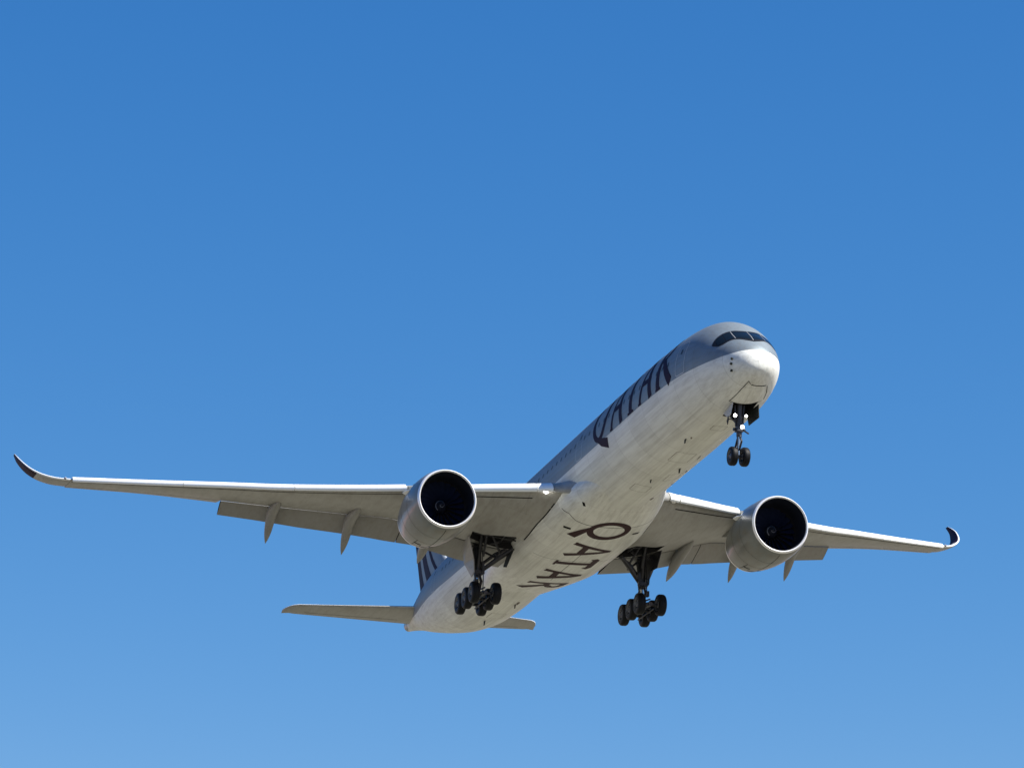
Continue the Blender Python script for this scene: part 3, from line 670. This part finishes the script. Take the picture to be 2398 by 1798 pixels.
    # slat cut-out filler beside the pylon (bright fixed leading edge)
    for m_ in E.children: pass
    return E
for sgn in (-1, 1): make_engine(sgn)
for sgn in (-1, 1):      # fixed leading edge over each pylon
    mb = MB(); rings = []
    for y in np.linspace(9.95, 11.15, 6):
        k = kk(y)*.85; rings.append([P(s_le(y) + u*.9 + .22, sgn*y, zl(y) + v_*.9 - .05) for u, v_ in slat_sec(k)])
    mb.loft(rings); mb.out('pylon_leading_edge', M_nac, [o for o in JET.children if o.name.startswith('wing')][0 if sgn < 0 else 1], angle=50)
    w = [o for o in JET.children if o.name.startswith('engine')][0 if sgn < 0 else 1]
    y0 = sgn*10.51

# ------------------------------------------------------------------ tail
def surf_loft(secs, tk, n=0):
    """secs: (le xyz, te xyz, normal) -> airfoil rings"""
    R = []
    for le, te, nn in secs:
        le, te, nn = np.array(le, float), np.array(te, float), np.array(nn, float); c = te - le; cl = np.linalg.norm(c)
        R.append([le + c*x + nn*h*cl for x, h in foil(1.0, tk, 1, 1)])
    return R
for sgn in (-1, 1):
    secs = []
    for q in np.linspace(0, 1, 14):
        y = .5 + 8.1*q; sle = 71.5 - .70*(8.6 - y); zle = 1.37 + (y - 1.72)*.128; ste = 73.7 - .25*(9.4 - y); zte = 1.36 + (y - .63)*.088
        secs.append((P(sle, sgn*y, zle), P(ste, sgn*y, zte), (0, 0, 1)))
    for y, a, b_ in ((8.9, 71.80, 73.6), (9.15, 72.20, 73.68), (9.33, 72.75, 73.74), (9.42, 73.4, 73.78)): secs.append((P(a, sgn*y, 2.27), P(b_, sgn*y, 2.12), (0, 0, 1)))
    mb = MB(); mb.loft(surf_loft(secs, .085)); H = mb.out('horizontal_stabiliser', M_wing, JET, angle=40)
    mb = MB(); R = []
    for (le, te, _) in secs:
        c = te - le; R.append([le + c*u + np.array([0, 0, h]) for u, h in ((.045, .04), (.012, .032), (-.004, .006), (.0, -.004), (.012, .0))])
    mb.loft(R, closed=True); mb.out('stabiliser_leading_edge', M_slat, H, angle=60)
    mb = MB(); R = []
    for (le, te, _) in secs[2:13]:
        c = te - le; cl = np.linalg.norm(c); h = -.085*float(yt(.70))*cl; R.append([le + c*.70 + np.array([0, 0, h - .005]), le + c*.715 + np.array([0, 0, h - .004])])
    mb.loft(R, closed=False); mb.out('elevator_gap', M_gap, H, smooth=False, fix=False)
fin = []
for q in np.linspace(0, 1, 16):
    z = 2.6 + 9.2*q; sle = 63.9 + (z - 4.47)*.86 - (0 if z > 4.6 else (4.6 - z)*.9); ste = 70.05 + (z - 2.6)*.37 ; fin.append((P(sle, 0, z), P(ste, 0, z), (0, 1, 0)))
fin.append((P(72.4, 0, 12.0), P(73.55, 0, 12.0), (0, 1, 0)))
mb = MB(); mb.loft(surf_loft(fin, .10)); FIN = mb.out('tail_fin', M_fin, JET, angle=40)
mb = MB(); R = []
for le, te, _ in fin[2:]:
    c = te - le; R.append([le + c*u + np.array([0, h, 0]) for u, h in ((.03, .09), (.006, .06), (-.006, 0), (.006, -.06), (.03, -.09))])
mb.loft(R, closed=False); mb.out('fin_leading_edge', M_slat, FIN, angle=60)
def fin_pt(f, z, sd):
    sle = float(np.interp(z, [x[0][2] for x in fin], [-x[0][0] for x in fin])); ste = float(np.interp(z, [x[0][2] for x in fin], [-x[1][0] for x in fin])); cl = ste - sle
    return P(sle + f*cl, sd*(.10*float(yt(f))*cl + .012), z)
for sd in (-1, 1):       # burgundy sweeps of the tail livery
    mb = MB()
    for f0, f1, f2, f3 in ((.80, .985, .80, .985), (.46, .66, .52, .70), (.22, .30, .34, .42)):
        R = []
        for q in np.linspace(0, 1, 16):
            z = 3.0 + 8.4*q; R.append([fin_pt(u, z, sd) for u in np.linspace(f0 + (f2-f0)*q, f1 + (f3-f1)*q, 5)])
        mb.loft(R, closed=False)
    mb.out('tail_livery_band', M_burg, FIN, fix=False)
mb = MB(); mb.tube([P(73.3, 0, 1.78), P(73.62, 0, 1.76), P(73.95, 0, 1.75)], [.30, .27, .24], 20); mb.out('auxiliary_exhaust', M_hot, JET)
mb = MB(); mb.loft([[P(s, r*math.cos(a), z + 1.15*r*math.sin(a)) for a in np.linspace(0, 2*math.pi, 24, endpoint=False)] for s, r, z in ((72.5, .505, 1.73), (73.1, .44, 1.745), (73.63, .36, 1.75))], cap=(False, True)); mb.out('tail_cone_cap', M_nac, JET)

# ------------------------------------------------------------------ landing gear
def wheel(parent, c, R_, w, name='wheel'):
    mb = MB(); A = np.linspace(0, 2*math.pi, 40, endpoint=False)
    prof = [(-.50, .56), (-.52, .66), (-.50, .80), (-.43, .92), (-.30, .985), (-.1, 1.0), (.1, 1.0), (.30, .985), (.43, .92), (.50, .80), (.52, .66), (.50, .56)]
    # tread grooves
    pr = []
    for u, r in prof:
        pr.append((u, r))
        if u == -.3: pr += [(-.215, .995), (-.21, .965), (-.185, .965), (-.18, .997)]
        if u == .1: pr += [(.18, .997), (.185, .965), (.21, .965), (.215, .995)]
    mb.loft([[np.array([r*R_*math.cos(a), u*w, r*R_*math.sin(a)]) + c for a in A] for u, r in pr], 0, cap=(False, False))
    rim = [(-.50, .565), (-.46, .54), (-.30, .50), (-.24, .30), (-.38, .22), (-.44, .14), (-.44, .01)]
    for sg in (-1, 1): mb.loft([[np.array([r*R_*math.cos(a), -sg*u*w, r*R_*math.sin(a)]) + c for a in A] for u, r in rim], 1, cap=(False, False))
    for sg in (-1, 1):
        for k in range(8):
            a = k*math.pi/4; q = c + np.array([.40*R_*math.cos(a), sg*.30*w, .40*R_*math.sin(a)]); mb.tube([q - np.array([0, .02, 0]), q + np.array([0, .02, 0])], .045, 8, 2)
    return mb.out(name, [M_tyre, M_rim, M_dark], parent, angle=40)

for sgn in (-1, 1):
    G = bpy.data.objects.new('main_landing_gear', None); COL.objects.link(G); G.parent = JET; G.location = P(36.5, sgn*5.38, -6.38)
    base = P(36.5, sgn*5.38, -6.38)
    o = lambda s, y, z: P(s, sgn*y, z) - base
    for sw, zw in ((34.93, -5.70), (36.5, -5.69), (38.07, -5.67)):
        for dy in (-.69, .69): wheel(G, o(sw, 5.38 + dy, zw), .685, .50)
    mb = MB(); mb.tube([o(34.75, 5.38, -5.70), o(35.3, 5.38, -5.62), o(36.5, 5.38, -5.52), o(37.7, 5.38, -5.6), o(38.25, 5.38, -5.67)], [.13, .17, .22, .17, .13], 14)
    for sw, zw in ((34.93, -5.70), (36.5, -5.69), (38.07, -5.67)): mb.tube([o(sw, 4.45, zw), o(sw, 6.31, zw)], .095, 12)
    mb.tube([o(34.95, 5.38, -5.35), o(36.1, 5.38, -5.2)], .05, 8)
    for dy in (-.25, .25): mb.tube([o(34.93, 5.38+dy, -5.95), o(38.07, 5.38+dy, -5.92)], .045, 8)
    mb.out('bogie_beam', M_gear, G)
    mb = MB()
    top = (36.75, 5.38, -1.45)
    mb.tube([o(*top), o(36.68, 5.38, -2.2), o(36.62, 5.38, -3.0), o(36.58, 5.38, -3.9), o(36.56, 5.38, -4.35)], [.20, .24, .27, .25, .22], 20)
    mb.tube([o(36.72, 5.38, -1.7), o(36.72, 4.9, -1.55)], .15, 12); mb.tube([o(35.6, 5.38, -1.75), o(36.1, 5.38, -2.7), o(36.5, 5.38, -3.7)], [.11, .13, .16], 12); mb.tube([o(37.7, 5.4, -1.75), o(37.2, 5.38, -2.6), o(36.65, 5.38, -3.3)], [.11, .12, .14], 12)
    mb.box(o(36.40, 5.38, -4.05), (.34, .46, .30)); mb.box(o(36.2, 5.60, -4.7), (.3, .25, .34)); mb.box(o(36.25, 5.12, -3.75), (.2, .16, .8))
    mb.tube([o(36.4, 5.64, -2.2), o(36.3, 5.64, -3.6), o(36.2, 5.6, -4.6)], .035, 8); mb.tube([o(36.35, 5.14, -2.4), o(36.25, 5.1, -4.3), o(36.0, 5.2, -5.3)], .03, 8)
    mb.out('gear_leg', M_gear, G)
    mb = MB(); mb.tube([o(36.56, 5.38, -4.3), o(36.52, 5.38, -5.45)], .15, 18); mb.out('oleo_piston', M_chrome, G)
    mb = MB(); mb.tube([o(36.15, 5.38, -4.2), o(35.75, 5.38, -4.75), o(36.3, 5.38, -5.35)], [.07, .09, .07], 10); mb.tube([o(36.9, 5.38, -4.2), o(37.3, 5.38, -4.75), o(36.75, 5.38, -5.35)], [.07, .08, .07], 10); mb.out('torque_link', M_gear, G)
    mb = MB()
    mb.tube([o(36.55, 5.25, -3.95), o(35.6, 4.3, -3.25), o(35.0, 3.55, -2.75)], [.12, .16, .13], 12)       # lower side stay
    mb.tube([o(36.6, 5.2, -3.5), o(36.0, 4.4, -2.9), o(35.8, 3.6, -2.5)], [.09, .12, .09], 12)
    mb.tube([o(35.45, 4.15, -3.15), o(35.1, 4.85, -1.9)], .075, 10); mb.tube([o(35.8, 4.35, -3.2), o(36.5, 5.1, -2.6)], .07, 10)
    mb.tube([o(36.4, 5.15, -2.25), o(35.3, 4.3, -2.25)], .09, 10); mb.tube([o(34.9, 5.2, -1.7), o(35.9, 5.2, -3.1)], .075, 10); mb.box(o(35.7, 4.35, -3.2), (.42, .3, .3))
    mb.out('side_stay', M_gear, G)
    # outboard leg door hangs on the leg
    mb = MB(); mb.plate([o(37.7, 6.05, -1.75), o(35.2, 6.3, -2.05), o(35.35, 6.02, -3.2), o(36.0, 5.78, -3.3), o(36.1, 5.72, -4.1), o(36.8, 5.70, -4.25), o(37.6, 5.95, -3.2)], (-.05, sgn*.98, .2), .05, 0)
    mb.out('leg_door', M_gear if sgn > 0 else M_wing, G, smooth=False)
    mb = MB()
    for (sa, ya), (sb, yb) in (((34.0, 3.6), (35.0, 5.9)), ((34.6, 3.4), (35.5, 5.9)), ((33.8, 4.3), (35.6, 4.2)), ((34.5, 5.3), (35.6, 5.2))):
        f_ = lambda s_, y_: under(y_, (s_ - w_axis(y_)[0]) / (s_te(y_) - w_axis(y_)[0]))[1] + .30
        mb.tube([o(sa, ya, f_(sa, ya)), o(sb, yb, f_(sb, yb))], .05, 8)
    mb.out('bay_pipework', M_gear, G)
    mb = MB(); mb.tube([o(36.4, 5.4, -2.3), o(36.35, 6.0, -2.4)], .05, 8); mb.tube([o(36.5, 5.4, -3.6), o(36.45, 5.75, -3.65)], .05, 8); mb.out('door_link', M_gear, G)
    if sgn > 0: continue
    mb = MB(); mb.plate([o(34.2, 3.72, -3.0), o(35.5, 3.74, -2.95), o(35.7, 3.95, -3.75), o(35.0, 3.97, -3.95)], (0, sgn*.95, -.2), .05); mb.out('bay_door', M_doorin, G, smooth=False)

G = bpy.data.objects.new('nose_landing_gear', None); COL.objects.link(G); G.parent = JET
base = P(3.51, 0, -5.96); G.location = base
o = lambda s, y, z: P(s, y, z) - base
for y in (-.345, .345): wheel(G, o(3.51, y, -5.43), .53, .40)
mb = MB(); mb.tube([o(3.51, -.5, -5.43), o(3.51, .5, -5.43)], .07, 12); mb.tube([o(3.15, 0, -2.2), o(3.3, 0, -3.6), o(3.36, 0, -4.35)], [.15, .17, .15], 16)
mb.box(o(3.3, 0, -3.95), (.36, .42, .26)); mb.tube([o(3.33, -.34, -3.95), o(3.33, .34, -3.95)], .09, 12); mb.tube([o(3.2, -.26, -2.6), o(3.3, -.2, -3.8)], .05, 8); mb.tube([o(3.2, .26, -2.6), o(3.3, .2, -3.8)], .05, 8)
mb.tube([o(3.0, .1, -4.0), o(2.85, .12, -4.15), o(3.1, .45, -4.2)], .05, 8)
mb.tube([o(3.2, -.13, -4.2), o(3.36, -.11, -5.1)], .025, 8)
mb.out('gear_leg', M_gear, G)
mb = MB(); mb.tube([o(3.36, 0, -4.3), o(3.48, 0, -5.36)], .095, 16); mb.out('oleo_piston', M_chrome, G)
mb = MB(); mb.tube([o(3.55, 0, -4.3), o(3.95, 0, -4.75), o(3.6, 0, -5.2)], [.05, .065, .05], 10); mb.tube([o(3.2, 0, -4.35), o(2.98, 0, -4.7), o(3.36, 0, -5.1)], [.05, .06, .05], 10); mb.out('torque_link', M_gear, G)
mb = MB()
for y in (-.24, .24): mb.tube([o(3.32, y*.6, -3.6), o(4.4, y, -2.7)], .07, 10)
mb.tube([o(3.9, -.25, -3.1), o(3.9, .25, -3.1)], .06, 10); mb.out('drag_stay', M_gear, G)
for s, y, z, r in ((2.95, -.35, -3.27, .11), (3.05, .33, -3.22, .085), (3.08, .10, -3.86, .125)):
    c = o(s, y, z); d = np.array([.94, -.05, -.33]); d /= np.linalg.norm(d); mb = MB()
    mb.tube([c - d*.16, c - d*.05, c], [r*.5, r*1.0, r*1.02], 16, 1); mb.tube([c - d*.01, c + d*.02, c + d*.035], [r*.92, r*.85, r*.4], 16, 0)
    mb.out('taxi_light', [M_lamp, M_gear], G)
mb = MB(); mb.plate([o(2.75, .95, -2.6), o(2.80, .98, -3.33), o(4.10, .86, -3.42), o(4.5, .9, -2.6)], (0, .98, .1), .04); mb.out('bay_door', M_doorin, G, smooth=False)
mb = MB(); mb.plate([o(2.75, -.52, -2.55), o(2.65, -.72, -3.30), o(2.95, -.74, -3.45), o(4.4, -.52, -2.75)], (0, .98, -.1), .04); mb.out('bay_door', M_door, G, smooth=False)
mb = MB(); mb.plate([o(2.55, -.90, -3.45), o(2.42, -.92, -3.72), o(2.62, -.92, -3.95), o(2.78, -.9, -3.70)], (0, 1, 0), .03); mb.tube([o(2.6, -.9, -3.6), o(3.2, -.2, -3.5)], .03, 8); mb.out('door_hinge_arm', M_dark, G, smooth=False)
